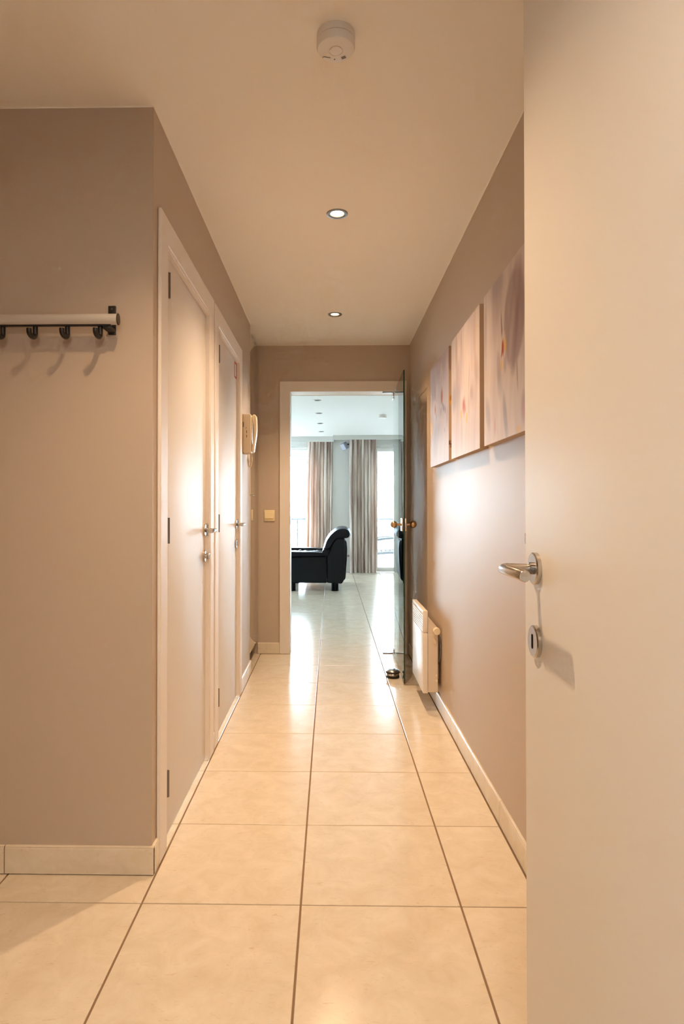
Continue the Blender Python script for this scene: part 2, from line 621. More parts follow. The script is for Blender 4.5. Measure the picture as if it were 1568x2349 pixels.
# painted edge line where the ceiling colour laps over the walls
q = 0.004
tag(obj('trim_5', MB().box(XL, XL + 0.0015, YA, YN, HC - q, HC - 0.0002), 'ceil', smooth=0), 'pale ceiling edge line along the left wall', 'trim', kind='structure')
tag(obj('trim_6', MB().box(XR - 0.0015, XR, 0.26, YE, HC - q, HC - 0.0002), 'ceil', smooth=0), 'pale ceiling edge line along the right wall', 'trim', kind='structure')
tag(obj('trim_7', MB().box(-1.9, XL, YA - 0.0015, YA, HC - q, HC - 0.0002), 'ceil', smooth=0), 'pale ceiling edge line above the coat rack wall', 'trim', kind='structure')
tag(obj('trim_8', MB().box(-0.85, XR, YE - 0.0015, YE, HC - q, HC - 0.0002), 'ceil', smooth=0), 'pale ceiling edge line above the end wall', 'trim', kind='structure')


# ------------------------------------------------------------------ skirting tiles
def skirt(name, axis, face, back, a0, a1, joints, label):
    """tile skirting along X or Y: a grout strip with separate tiles, rounded top edge"""
    h, g = 0.086, 0.0016
    lo, hi = sorted((face, back))
    base = MB()
    s_ = 0.002 if back > face else -0.002
    f2 = face + s_
    if axis == 'Y':
        base.box(min(f2, back), max(f2, back), a0, a1, 0.0015, h - 0.003)
    else:
        base.box(a0, a1, min(f2, back), max(f2, back), 0.0015, h - 0.003)
    root = tag(obj(name, base, 'grout', smooth=0), label, 'skirting', kind='structure')
    cuts = [a0] + sorted(joints) + [a1]
    for p, q in zip(cuts, cuts[1:]):
        p2, q2 = p + (g if p != a0 else 0), q - (g if q != a1 else 0)
        d = -1 if face < back else 1      # face normal direction
        # section across: rounded upper front edge
        sec = [(back, 0.003), (face, 0.003), (face, h - 0.010)]
        for k in range(1, 5):
            t = k / 4 * math.pi / 2
            sec.append((face - d * 0.008 * (1 - math.cos(t)), h - 0.010 + 0.010 * math.sin(t)))
        sec.append((back, h))
        tm = MB()
        if axis == 'Y':
            tm.prism(sec, 'Y', p2, q2)
        else:
            tm.prism([(y, z) for y, z in sec], 'X', p2, q2)
        obj('tile', tm, 'skirt', root, world=False, smooth=50)
    return root


skirt('baseboard_alcove', 'X', YA - 0.0105, YA, -1.9, XL + 0.0085, [-0.998 + 0.0, -1.449], 'cream tile skirting under the coat rack wall')
skirt('baseboard_left', 'Y', XL + 0.0105, XL, YA - 0.0005, D1[0], [], 'short cream tile skirting at the alcove corner')
skirt('baseboard_left_middle', 'Y', XL + 0.0105, XL, D1[1] + 0.0005, D2[0] - 0.0005, [], 'small cream skirting piece between the two white doors')
skirt('baseboard_left_far', 'Y', XL + 0.0105, XL, D2[1], YN, [4.06], 'cream tile skirting below the intercom phone')
skirt('baseboard_right', 'Y', XR - 0.0105, XR, 0.26, YE - 0.0005, [0.903, 1.352, 1.802, 2.252, 2.702, 3.152, 3.60, 4.05, 4.50], 'cream tile skirting along the right wall under the heater')
skirt('baseboard_end', 'X', YE - 0.0105, YE, -0.556, -0.391, [], 'cream tile skirting below the light switch')


# ------------------------------------------------------------------ flush doors
def casing_mb(mb, axis, face, back, a0, a1, w_, ztop, z0=0.0):
    """three-sided architrave with mitred outline, as one prism"""
    pl = [(a0, z0), (a0, ztop), (a1, ztop), (a1, z0), (a1 - w_, z0), (a1 - w_, ztop - w_), (a0 + w_, ztop - w_), (a0 + w_, z0)]
    lo, hi = sorted((face, back))
    return mb.prism(pl, 'X' if axis == 'Y' else 'Y', lo, hi)


def lever(parent, base, out, direction, m='steel', neck=0.052, length=0.118, r=0.0088, rr=0.026):
    """lever handle: round rosette, neck leaving the leaf along `out`, bar turning towards `direction`"""
    b, o_, d = Vector(base), Vector(out), Vector(direction)
    root_part = obj('handle', MB().tube(
        [b + o_ * 0.006, b + o_ * (neck - 0.012)] +
        [b + o_ * (neck - 0.012 + 0.012 * math.sin(t)) + d * (0.012 * (1 - math.cos(t))) for t in [R(15 * k) for k in range(1, 7)]] +
        [b + o_ * neck + d * (length - 0.001), b + o_ * neck + d * length],
        [r * 0.82, r * 0.9] + [r] * 6 + [r, r * 0.92], 24), m, parent, smooth=45)
    obj('rosette', MB().lathe([(rr, 0), (rr, 0.006), (rr - 0.002, 0.008), (0, 0.008)], b, o_, 40), m, root_part, smooth=30)
    obj('collar', MB().lathe([(r + 0.0012, 0.007), (r + 0.0012, 0.013), (r, 0.0135), (0, 0.0135)], b, o_, 28), 'steel_d', root_part)
    return root_part


def keyplate(parent, base, out, kind):
    b, o_ = Vector(base), Vector(out)
    pl = obj('key_rosette', MB().lathe([(0.026, 0), (0.026, 0.006), (0.024, 0.008), (0, 0.008)], b, o_, 40), 'steel', parent, smooth=30)
    if kind == 'key':
        s_ = o_.x
        x0, x1 = sorted((b.x + s_ * 0.0081, b.x + s_ * 0.0085))
        mb_ = MB()
        pts = [(b.y + 0.0035 * math.cos(R(a)), b.z + 0.0085 + 0.0035 * math.sin(R(a))) for a in range(0, 181, 30)]
        pts += [(b.y + 0.0035 * math.cos(R(a)), b.z - 0.0085 + 0.0035 * math.sin(R(a))) for a in range(180, 361, 30)]
        mb_.prism(pts, 'X', x0, x1)
        obj('keyhole', mb_, 'hole', pl)
    else:
        mb_ = MB().lathe([(0.010, 0.008), (0.010, 0.014), (0.0, 0.014)], b, o_, 24)
        mb_.rbox(b.x + 0.012, b.x + 0.026, b.y - 0.0035, b.y + 0.0035, b.z - 0.013, b.z + 0.013, 0.002)
        obj('thumb_turn', mb_, 'steel', pl)


def flush_door(name, D, label, lock, sign):
    t = thing(name, (XL, (D[0] + D[1]) / 2, 0), label, 'door', kind='structure')
    face = XL + 0.0125
    leafx = XL - 0.008
    mb_ = MB()
    casing_mb(mb_, 'Y', face, XL + 0.0003, D[0], D[1], CW, DZ, 0.001)
    obj('casing', mb_, 'casing', t, bev=0.004, smooth=35)
    # jamb lining turned into the wall
    mb_ = MB()
    casing_mb(mb_, 'Y', face - 0.003, XL - 0.06, D[0] + CW - 0.006, D[1] - CW + 0.006, 0.016, DZ - CW + 0.006, 0.001)
    obj('jamb', mb_, 'casing', t, bev=0.0015)
    # rebate strip in the shade gap over the leaf
    a0, a1 = D[0] + CW + 0.0115, D[1] - CW - 0.0115
    zt = DZ - CW - 0.0125
    lf = obj('leaf', MB().rbox(leafx - 0.04, leafx, a0, a1, 0.009, zt, 0.0018), 'door', t)
    for z in (0.205, 1.045, 1.865):
        obj('hinge', MB().cyl((leafx + 0.0145, a0 + 0.015, z - 0.043), (leafx + 0.0145, a0 + 0.015, z + 0.043), 0.0062, 16).box(leafx, leafx + 0.009, a0 + 0.002, a0 + 0.016, z - 0.043, z + 0.043), 'steel_d', lf, world=True)
    hy = a1 - 0.030
    lever(t, (leafx, hy, 1.022), (1, 0, 0), (0, -1, 0))
    keyplate(t, (leafx, hy, 0.908), (1, 0, 0), lock)
    # strike plate on the jamb reveal
    yj = D[1] - CW - 0.0102
    obj('strike_plate', MB().rbox(leafx + 0.002, leafx + 0.014, yj - 0.0006, yj + 0.0004, 0.995, 1.052, 0.0002, 1), 'steel', t)
    if sign:
        s0, s1 = a1 - 0.090, a1 - 0.006
        z0, z1 = 1.905, 1.968
        sg = obj('notice_sticker', MB().box(leafx, leafx + 0.0006, s0, s1, z0 - 0.03, z1), 'label', t, smooth=0)
        b_ = 0.010
        zz0 = z0 - 0.03
        fr = MB()
        fr.box(leafx + 0.0006, leafx + 0.001, s0, s1, z1 - b_, z1).box(leafx + 0.0006, leafx + 0.001, s0, s1, zz0, zz0 + b_)
        fr.box(leafx + 0.0006, leafx + 0.001, s0, s0 + b_ * 2, zz0 + b_, z1 - b_).box(leafx + 0.0006, leafx + 0.001, s1 - b_ * 2, s1, zz0 + b_, z1 - b_)
        obj('sticker_border', fr, 'red', sg, smooth=0)
    return t


flush_door('door_1', D1, 'white flush door nearest the coat rack, with steel lever and thumb-turn lock', 'turn', False)
flush_door('door_2', D2, 'white flush door with red-bordered sticker, beside the intercom phone', 'key', True)

# ------------------------------------------------------------------ doorway frame and glass door
t = thing('trim_4', (0.1, YE, 0), 'cream wooden frame around the living room doorway', 'door frame', kind='structure')
mb = MB()
casing_mb(mb, 'X', YE - 0.014, YE - 0.0003, OX0 - 0.080, OX1 + 0.080, 0.080, OZ + 0.078, 0.001)
obj('casing', mb, 'casing', t, bev=0.004)
mb = MB()
casing_mb(mb, 'X', YE - 0.011, YE2 + 0.012, OX0 - 0.010, OX1 + 0.010, 0.010, OZ + 0.010, 0.001)
obj('jamb', mb, 'casing', t, bev=0.0015)
mb = MB()
casing_mb(mb, 'X', YE2 + 0.0125, YE2 + 0.027, OX0 - 0.080, OX1 + 0.080, 0.080, OZ + 0.078, 0.001)
obj('casing', mb, 'casing', t, bev=0.004)
obj('strike_plate', MB().rbox(OX0, OX0 + 0.0012, YE + 0.005, YE + 0.03, 0.985, 1.05, 0.0004, 1), 'steel_d', t)

# glass leaf: own frame, x = thickness, y = along the leaf from the pivot towards the camera
HX, HY = 0.4842, 4.862
t = thing('door_3', (HX, HY, 0.0), 'clear glass door standing open into the hall, bronze ball knobs', 'glass door', kind='structure')
t.rotation_euler = (0, 0, R(-1.35))
LW = 0.862
mb = MB().box(-0.004, 0.004, -LW + 0.0015, -0.006, 0.013, 1.989)
g = obj('leaf', mb, 'glass', t, world=False, smooth=0)
ed = MB().box(-0.0041, 0.0041, -LW, -LW + 0.0015, 0.012, 1.990)
ed.box(-0.0041, 0.0041, -LW, -0.006, 1.989, 1.990).box(-0.0041, 0.0041, -LW, -0.006, 0.012, 0.013)
obj('glass_edge', ed, 'gedge', g, world=False, smooth=0)
for z0, z1 in ((1.945, 2.0005), (0.006, 0.052)):
    pv = obj('pivot_fitting', MB().rbox(-0.0125, -0.0042, -0.075, 0.012, z0, z1, 0.001).rbox(0.0042, 0.0125, -0.075, 0.012, z0, z1, 0.001), 'chrome', t, world=False)
obj('pivot_plate', MB().rbox(-0.085, 0.010, -0.010, 0.018, 0.0003, 0.0055, 0.001), 'steel_d', t, world=False)
obj('pivot_plate', MB().rbox(-0.085, 0.010, -0.010, 0.018, 2.0008, 2.0075, 0.001), 'steel_d', t, world=False)
kz, ky = 1.011, -LW + 0.046
lk = obj('lock_case', MB().rbox(-0.016, -0.0042, -LW + 0.004, -LW + 0.078, kz - 0.041, kz + 0.041, 0.0015)
         .rbox(0.0042, 0.016, -LW + 0.004, -LW + 0.078, kz - 0.041, kz + 0.041, 0.0015), 'steel', t, world=False)
obj('latch', MB().rbox(-0.0035, 0.0035, -LW - 0.004, -LW - 0.0003, kz - 0.026, kz + 0.026, 0.0008), 'rubber', lk, world=False)
for sx in (-1, 1):
    kn = MB().lathe([(0.0085, 0.0163), (0.0085, 0.042), (0.011, 0.0445), (0.011, 0.0465)], (0, ky, kz), (sx, 0, 0), 24)
    kb = obj('knob', MB().ball((sx * 0.061, ky, kz), 0.0225, 32), 'brass', t, world=False)
    obj('knob_shank', kn, 'brass', kb, world=False)
    for zz in (-0.032, 0.032):
        obj('screw', MB().lathe([(0.003, 0), (0.003, 0.0008), (0, 0.0008)], (sx * 0.016, -LW + 0.02, kz + zz), (sx, 0, 0), 12), 'steel_d', lk, world=False)

# ------------------------------------------------------------------ near entrance door on the right
ND = 0.337
t = thing('door_4', (ND, 0.27, 0), 'wide open white entrance door at the right edge, steel lever handle', 'door', kind='structure')
lf = obj('leaf', MB().rbox(ND, ND + 0.042, 0.272, 1.103, 0.008, 2.035, 0.0015), 'entrance', t)
obj('edge_chip', MB().prism([(1.1005, 1.060), (1.1035, 1.063), (1.1035, 1.079), (1.1008, 1.077), (1.1020, 1.070)], 'X', ND - 0.0002, ND + 0.002), 'endcap', lf)
lever(t, (ND, 1.041, 1.024), (-1, 0, 0), (0, -1, 0), neck=0.056, length=0.12, r=0.0086)
keyplate(t, (ND, 1.041, 0.905), (-1, 0, 0), 'key')

# ------------------------------------------------------------------ mirrored wardrobe in the niche
t = thing('mirrored_wardrobe', (-0.7, (YN + YE) / 2, 0), 'narrow mirrored wardrobe in the niche beside the living room doorway', 'wardrobe')
obj('body', MB().rbox(-0.845, -0.572, YN + 0.003, YE - 0.012, 0.10, 2.318, 0.002), 'casing', t)
obj('plinth', MB().box(-0.84, -0.600, YN + 0.004, YE - 0.013, 0.001, 0.0995), 'endcap', t, smooth=0)
dr = obj('mirror_door', MB().rbox(-0.5715, -0.556, YN + 0.004, YE - 0.0115, 0.112, 2.316, 0.001), 'mirror', t)
obj('knob', MB().lathe([(0.0055, 0), (0.0045, 0.010), (0.0075, 0.022), (0.0085, 0.027), (0.0, 0.028)], (-0.556, 4.44, 1.205), (1, 0, 0), 20), 'chrome', dr)

# ------------------------------------------------------------------ light switch
t = thing('light_switch', (-0.468, YE, 1.057), 'ivory rocker light switch on the end wall', 'light switch')
obj('plate', MB().rbox(-0.508, -0.428, YE - 0.009, YE - 0.0002, 1.015, 1.099, 0.003), 'switch', t)
obj('rocker', MB().prism([(YE - 0.0091, 1.036), (YE - 0.0145, 1.034), (YE - 0.0115, 1.080), (YE - 0.0091, 1.0815)], 'X', -0.503, -0.437), 'switch', t, bev=0.0012)

# ------------------------------------------------------------------ intercom phone
t = thing('intercom_phone', (XL, 3.97, 1.46), 'cream wall-mounted intercom phone with coiled cord, beside the sticker door', 'intercom')
obj('body', MB().prism([(XL + 0.0005, 1.462), (XL + 0.010, 1.456), (-0.500, 1.461), (-0.4945, 1.470), (-0.4945, 1.694), (-0.500, 1.703), (XL + 0.0005, 1.703)], 'Y', 3.925, 4.015), 'cream', t, bev=0.003)
hp = [(-0.4935, 1.690), (-0.487, 1.702), (-0.476, 1.7035), (-0.467, 1.694), (-0.4635, 1.672), (-0.4625, 1.612), (-0.4645, 1.575), (-0.474, 1.512), (-0.4765, 1.492),
      (-0.479, 1.470), (-0.486, 1.463), (-0.4935, 1.467), (-0.4938, 1.505), (-0.4880, 1.522), (-0.4815, 1.565), (-0.4805, 1.630), (-0.4850, 1.655), (-0.4938, 1.665)]
hs = obj('handset', MB().prism(hp, 'Y', 3.945, 3.998), 'cream', t, bev=0.005, smooth=50)
for z0, z1, xx in ((1.612, 1.618, -0.5262), (1.583, 1.600, -0.5225), (1.556, 1.573, -0.5222)):
    obj('button', MB().rbox(xx - 0.0016, xx + 0.0016, 3.9235, 3.9252, z0, z1, 0.0003, 1), 'endcap', t)
obj('terminal_cover', MB().rbox(XL + 0.0012, XL + 0.008, 3.9225, 3.9252, 1.622, 1.652, 0.0005, 1), 'cream_g', t)
pth = []
for k in range(0, 361):
    u = k / 360
    # hanging loop from the body's underside down and back up to the handset
    a = math.pi * u
    cx = -0.5075 - 0.0125 * math.cos(a) * (1 if u < .5 else 1)
    cz = 1.458 - 0.082 * math.sin(a) ** 0.75
    ph = 2 * math.pi * 46 * u
    dx, dz = 0.0125 * math.sin(a), -0.082 * math.cos(a)
    L = math.hypot(dx, dz) + 1e-6
    nx, nz = -dz / L, dx / L
    env = min(1, 12 * u, 12 * (1 - u))
    pth.append((cx + 0.0042 * env * nx * math.cos(ph), 3.965 + 0.0042 * env * math.sin(ph), cz + 0.0042 * env * nz * math.cos(ph)))
obj('coiled_cord', MB().tube(pth, 0.0017, 6), 'cream', t)

# ------------------------------------------------------------------ coat rack
t = thing('coat_rack', (-0.95, YA, 1.69), 'aluminium coat rail with black hooks on the alcove wall', 'coat rack')
yR = 1.885
zR = 1.6885
n = 28
vs, fs = [], []
sec = [(0.013 * math.cos(2 * math.pi * k / n), 0.0165 * math.sin(2 * math.pi * k / n)) for k in range(n)]
obj('rail', MB().prism([(yR + a, zR + b) for a, b in sec], 'X', -1.42, -0.6405), 'alu', t, smooth=40)
for x0, x1 in ((-0.6403, -0.6365), (-1.4238, -1.4202)):
    obj('end_cap', MB().prism([(yR + a * 1.08, zR + b * 1.08) for a, b in sec], 'X', x0, x1), 'endcap', t, bev=0.001, smooth=40)
for bx in (-0.674, -1.38):
    bk = MB().rbox(bx - 0.012, bx + 0.012, YA - 0.006, YA - 0.0003, 1.655, 1.745, 0.002)
    bk.rbox(bx - 0.011, bx + 0.011, yR - 0.002, YA - 0.005, 1.660, 1.6725, 0.002)
    br = obj('wall_bracket', bk, 'black', t)
    for zz in (1.7345,):
        obj('screw', MB().lathe([(0.0035, 0), (0.003, 0.0012), (0, 0.0012)], (bx, YA - 0.006, zz), (0, -1, 0), 12), 'steel_d', br)
obj('hook_track', MB().box(-1.41, -0.66, yR - 0.004, yR + 0.006, 1.6685, 1.6735), 'black', t, smooth=0)
for hx in (-0.696, -0.796, -0.894, -0.993, -1.092, -1.191, -1.290):
    yb = yR + 0.010
    path = [(hx, yb, 1.6705), (hx, yb, 1.655)]
    for k in range(0, 11):
        a = math.pi * k / 10
        path.append((hx, yb - 0.020 + 0.020 * math.cos(a), 1.6470 - 0.0125 * math.sin(a)))
    path.append((hx, yb - 0.040, 1.654))
    obj('hook', MB().tube(path, 0.0075, 14), 'black', t, smooth=50)


# ------------------------------------------------------------------ smoke alarms
def smoke_alarm(x, y, z, label, marks):
    t = thing('smoke_alarm', (x, y, z), label, 'smoke alarm')
    obj('base', MB().lathe([(0.0505, 0), (0.0505, -0.016), (0.0495, -0.0175), (0, -0.0175)], n=48), 'plastic', t, world=False)
    b_ = obj('cover', MB().lathe([(0.0478, -0.0176), (0.0500, -0.019), (0.0503, -0.034), (0.0475, -0.0395), (0.043, -0.041), (0.0185, -0.0425), (0.018, -0.0415), (0, -0.0415)], n=48), 'plastic', t, world=False)
    obj('test_button', MB().lathe([(0.0165, -0.0416), (0.0165, -0.0432), (0.015, -0.044), (0, -0.0444)], n=32), 'plastic', t, world=False)
    if marks:
        zz = -0.0420
        obj('indicator_light', MB().lathe([(0.0016, zz), (0.0016, zz - 0.0008), (0, zz - 0.0008)], (-0.003, 0.032, 0), (0, 0, 1), 12), 'endcap', t, world=False)
        lines = MB()
        for k in range(3):
            c = Vector((0.0195 + 0.0022 * k * 0.55, 0.0225 + 0.0032 * k, 0))
            d = Vector((math.cos(R(28)), -math.sin(R(28)), 0))
            nrm = Vector((-d.y, d.x, 0))
            p = [c - d * 0.006 - nrm * 0.0009, c + d * 0.006 - nrm * 0.0009, c + d * 0.006 + nrm * 0.0009, c - d * 0.006 + nrm * 0.0009]
            lines.prism([(q.x, q.y) for q in p], 'Z', zz - 0.0004, zz + 0.0002)
        obj('printed_lines', lines, 'print', t, world=False, smooth=0)
        sw = MB()
        pts = [(-0.035, 0.0255), (-0.0325, 0.0215), (-0.029, 0.0222), (-0.023, 0.0245), (-0.0145, 0.0262)]
        sw.tube([(a, b, zz - 0.0001) for a, b in pts], 0.0008, 6)
        obj('printed_logo', sw, 'print', t, world=False)
    return t


smoke_alarm(0.014, 1.652, HC, 'white round smoke alarm on the hall ceiling, near the top of the picture', True)
smoke_alarm(0.672, 8.18, LC, 'white round smoke alarm on the living room ceiling, seen through the doorway', False)

# ------------------------------------------------------------------ electric convector heater
t = thing('convector_heater', (XR, 3.68, 0.1), 'white electric convector heater low on the right wall', 'heater')
hx0, hx1 = 0.502, 0.529            # front shell
hy0, hy1, hz0, hz1 = 3.462, 3.898, 0.108, 0.556
zs = 0.437                         # seam between the lower panel and the grille head
obj('front_panel', MB().rbox(hx0, hx1, hy0, hy1, hz0, zs - 0.0008, 0.003), 'heater', t)
# grille head: end cheeks, top and bars with real gaps between them
hd = MB().rbox(hx0, hx1, hy0, hy0 + 0.012, zs + 0.0008, hz1, 0.003).rbox(hx0, hx1, hy1 - 0.012, hy1, zs + 0.0008, hz1, 0.003)
hd.rbox(hx0, hx1, hy0 + 0.010, hy1 - 0.010, hz1 - 0.018, hz1 - 0.0002, 0.003)
hd.box(hx1 - 0.004, hx1 - 0.0005, hy0 + 0.005, hy1 - 0.005, zs + 0.001, hz1 - 0.01)
head = obj('grille_head', hd, 'heater', t)
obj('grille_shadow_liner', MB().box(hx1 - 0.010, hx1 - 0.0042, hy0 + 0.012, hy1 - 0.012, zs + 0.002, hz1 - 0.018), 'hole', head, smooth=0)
nb = 7
for k in range(nb):
    z = zs + 0.004 + k * (hz1 - 0.020 - zs - 0.004) / nb
    sl = MB().prism([(hx0, z + 0.0005), (hx0 + 0.010, z + 0.005), (hx0 + 0.010, z + 0.0125), (hx0, z + 0.0100)], 'Y', hy0 + 0.0121, hy1 - 0.0121)
    obj('grille_slat', sl, 'heater', head, smooth=0)
# rear box, sloped towards the wall at the top
rb = [(hx1 + 0.0012, 0.112), (0.585, 0.112), (0.585, 0.462), (hx1 + 0.022, 0.502), (hx1 + 0.0012, 0.523)]
obj('rear_housing', MB().prism(rb, 'Y', hy0 + 0.006, hy1 - 0.006), 'heater_r', t, bev=0.002)
for yb in (3.56, 3.76):
    obj('wall_bracket', MB().box(0.5855, XR - 0.0003, yb, yb + 0.04, 0.16, 0.41), 'heater_r', t, smooth=0)
kn = obj('thermostat_knob', MB().lathe([(0.021, 0), (0.021, 0.006), (0.0195, 0.020), (0.017, 0.0225), (0, 0.0228)], (0.576, hy0 + 0.006, 0.446), (0, -1, 0), 28), 'cream', t)
for k in range(7):
    a = R(40 + 46 * k)
    obj('knob_mark', MB().box(0.576 + 0.0165 * math.cos(a) - 0.0009, 0.576 + 0.0165 * math.cos(a) + 0.0009, hy0 - 0.0163, hy0 - 0.0158, 0.446 + 0.0165 * math.sin(a) - 0.0009, 0.446 + 0.0165 * math.sin(a) + 0.0009), 'print', kn, smooth=0)
obj('rocker_switch', MB().prism([(0.560, 0.408), (0.576, 0.392), (0.574, 0.372), (0.562, 0.378)], 'Y', hy0 + 0.001, hy0 + 0.0058), 'cream', t, bev=0.001)
for zz in (0.196, 0.17):
    obj('side_clip', MB().rbox(0.572, 0.583, hy0 + 0.003, hy0 + 0.0058, zz, zz + 0.012, 0.0008, 1), 'cream', t)
obj('power_cord', MB().tube([(0.590, hy0 + 0.02, 0.425), (0.597, hy0 + 0.012, 0.405), (0.599, hy0 + 0.006, 0.36), (0.598, hy0 + 0.008, 0.31), (0.594, hy0 + 0.02, 0.275), (0.592, hy0 + 0.04, 0.262)], 0.0034, 8), 'cable', t)

# ------------------------------------------------------------------ door stop
t = thing('door_stop', (0.409, 4.185, 0), 'round steel floor door stop in front of the glass door', 'door stop')
obj('rubber_base', MB().lathe([(0.041, 0.0003), (0.0425, 0.003), (0.0425, 0.014), (0.040, 0.0155), (0, 0.0155)], n=40), 'rubber', t, world=False)
obj('steel_band', MB().lathe([(0.040, 0.0157), (0.041, 0.017), (0.041, 0.030), (0.040, 0.0315), (0, 0.0315)], n=40), 'steel', t, world=False)
obj('rubber_ring', MB().lathe([(0.042, 0.0317), (0.0475, 0.0335), (0.0475, 0.040), (0.045, 0.0425), (0, 0.0425)], n=40), 'rubber', t, world=False)
obj('dome_cap', MB().lathe([(0.0445, 0.0427), (0.043, 0.046), (0.036, 0.0515), (0.024, 0.0555), (0.010, 0.0575), (0, 0.058)], n=40), 'steel', t, world=False)


# ------------------------------------------------------------------ orchid canvases (flat photo print, per-vertex colours)
def sm(a, b, x):
    t_ = max(0.0, min(1.0, (x - a) / (b - a)))
    return t_ * t_ * (3 - 2 * t_)


def ell(u, v, cu, cv, ru, rv, ang=0.0, soft=0.25):
    c, s_ = math.cos(R(ang)), math.sin(R(ang))
    du, dv = u - cu, v - cv
    a, b = (du * c + dv * s_) / ru, (-du * s_ + dv * c) / rv
    return 1 - sm(1 - soft, 1 + soft, math.sqrt(a * a + b * b))


def nz(u, v, k):
    return (math.sin(u * 31 + k * 1.7 + 3 * math.sin(v * 5 + k)) + math.sin(u * 67 + k * 2.9 + 2 * math.sin(v * 9 + k * .7))) * 0.5


def mixc(a, b, t_):
    return tuple(x + (y - x) * t_ for x, y in zip(a, b))


PAL = dict(w=(230, 220, 214), l=(214, 200, 202), m=(182, 160, 158), d=(148, 122, 118), g=(170, 164, 172), o=(206, 108, 62), r=(168, 58, 30),
           y=(246, 200, 92), k=(104, 98, 112), p=(214, 170, 180), b=(150, 122, 110))

PANELS = [
    # nearest panel
    [('w', 0, 0, 0, 0, 0, 0, 0),
     ('l', .20, .75, .10, .5, 4, .6, .6), ('g', .05, .70, .035, .22, 0, .5, .5), ('w', .14, .62, .07, .4, 0, .5, .8), ('m', .33, .88, .10, .22, -10, .6, .45), ('g', .33, .97, .12, .08, 0, .7, .5),
     ('m', .68, .66, .20, .27, -8, .12, .95), ('l', .60, .82, .05, .14, -10, .5, .35), ('d', .735, .64, .028, .22, -14, .9, .55), ('l', .64, .62, .03, .16, -16, .7, .5),
     ('m', .76, .86, .09, .12, 15, .3, .5),
     ('d', .425, .675, .016, .085, 6, .5, .95), ('b', .44, .64, .010, .05, 8, .5, .8), ('w', .405, .70, .012, .10, 5, .6, .8),
     ('w', .35, .50, .06, .22, -4, .5, .7), ('m', .36, .45, .045, .10, 8, .4, .55),
     ('w', .46, .555, .055, .085, 0, .35, .9), ('y', .505, .555, .018, .045, 10, .5, 1), ('o', .455, .545, .024, .045, 0, .5, .9), ('r', .45, .55, .012, .04, 4, .5, 1), ('r', .425, .515, .007, .03, -20, .5, .9),
     ('y', .425, .45, .016, .032, -6, .5, 1), ('m', .50, .44, .03, .05, 10, .4, .55), ('d', .66, .375, .045, .035, 0, .6, .5), ('g', .38, .36, .05, .10, 10, .6, .45),
     ('d', .74, .33, .012, .085, 6, .7, .6), ('w', .62, .29, .10, .10, 0, .6, .6),
     ('g', .10, .20, .05, .10, 20, .5, .5), ('g', .50, .13, .035, .14, 14, .45, .75), ('p', .27, .10, .018, .05, 0, .6, .9), ('m', .85, .13, .04, .08, 0, .6, .7), ('p', .86, .11, .02, .04, 0, .6, .9), ('y', .90, .09, .02, .05, 0, .6, .9), ('y', .76, .02, .03, .02, 0, .6, .5)],
    # middle panel
    [('w', 0, 0, 0, 0, 0, 0, 0),
     ('m', .22, .86, .035, .16, 3, .5, .5), ('l', .45, .88, .05, .2, 0, .5, .6), ('m', .41, .84, .022, .16, 2, .5, .6), ('l', .70, .8, .12, .3, -3, .4, .7), ('m', .86, .86, .05, .2, 4, .5, .35), ('w', .95, .8, .05, .3, 0, .5, .8),
     ('m', .30, .62, .10, .14, -6, .6, .7), ('l', .42, .66, .13, .17, 0, .35, .6), ('w', .62, .6, .10, .24, 4, .5, .7), ('d', .67, .55, .010, .09, -8, .8, .45), ('m', .9, .56, .06, .1, 10, .7, .5),
     ('g', .14, .5, .12, .1, 0, .7, .6), ('g', .28, .44, .10, .1, 0, .7, .35), ('l', .8, .42, .10, .10, 10, .5, .8), ('m', .76, .43, .04, .05, 20, .6, .5),
     ('w', .52, .36, .10, .14, 0, .5, .9), ('p', .50, .37, .05, .07, 0, .5, .9), ('o', .48, .38, .03, .045, 0, .6, .65), ('o', .54, .345, .016, .03, 0, .6, .6), ('r', .50, .385, .008, .03, 5, .6, .55),
     ('y', .39, .325, .022, .035, -8, .6, .85), ('y', .59, .27, .022, .04, 0, .5, .95), ('m', .66, .36, .012, .08, 4, .6, .5), ('l', .25, .2, .14, .16, 0, .6, .6), ('l', .75, .14, .16, .14, 0, .6, .4), ('g', .42, .16, .02, .12, 2, .6, .35)],
    # farthest panel
    [('l', 0, 0, 0, 0, 0, 0, 0),
     ('m', .5, .93, .6, .14, 0, .7, .55), ('w', .64, .8, .07, .13, 0, .5, .8), ('l', .9, .78, .06, .14, 0, .5, .8), ('m', .18, .78, .14, .14, 0, .6, .5), ('w', .45, .66, .12, .14, 0, .6, .6),
     ('m', .63, .74, .012, .10, 0, .6, .6), ('b', .30, .71, .010, .06, 0, .6, .8), ('w', .64, .62, .10, .10, 0, .5, .9), ('b', .66, .62, .055, .075, 0, .5, .7), ('o', .67, .62, .030, .055, 0, .5, 1), ('r', .66, .615, .012, .035, 0, .5, .8),
     ('w', .28, .55, .10, .10, 0, .5, .8), ('o', .30, .555, .024, .05, 0, .6, .9), ('r', .31, .535, .010, .03, 0, .6, .6), ('k', .73, .51, .014, .05, 28, .4, 1), ('k', .82, .475, .016, .04, 20, .4, .9), ('k', .62, .48, .010, .04, -12, .5, .8), ('k', .37, .47, .008, .035, -10, .5, .7),
     ('y', .08, .40, .045, .10, 0, .5, .9), ('k', .07, .48, .010, .04, 10, .5, .8), ('w', .55, .36, .25, .1, 0, .6, .5), ('g', .42, .30, .2, .1, 0, .7, .5), ('k', .92, .40, .008, .08, 4, .5, .7), ('k', .80, .29, .02, .02, 0, .5, .4),
     ('w', .5, .12, .6, .16, 0, .7, .7), ('g', .3, .2, .1, .12, 0, .7, .3)],
]


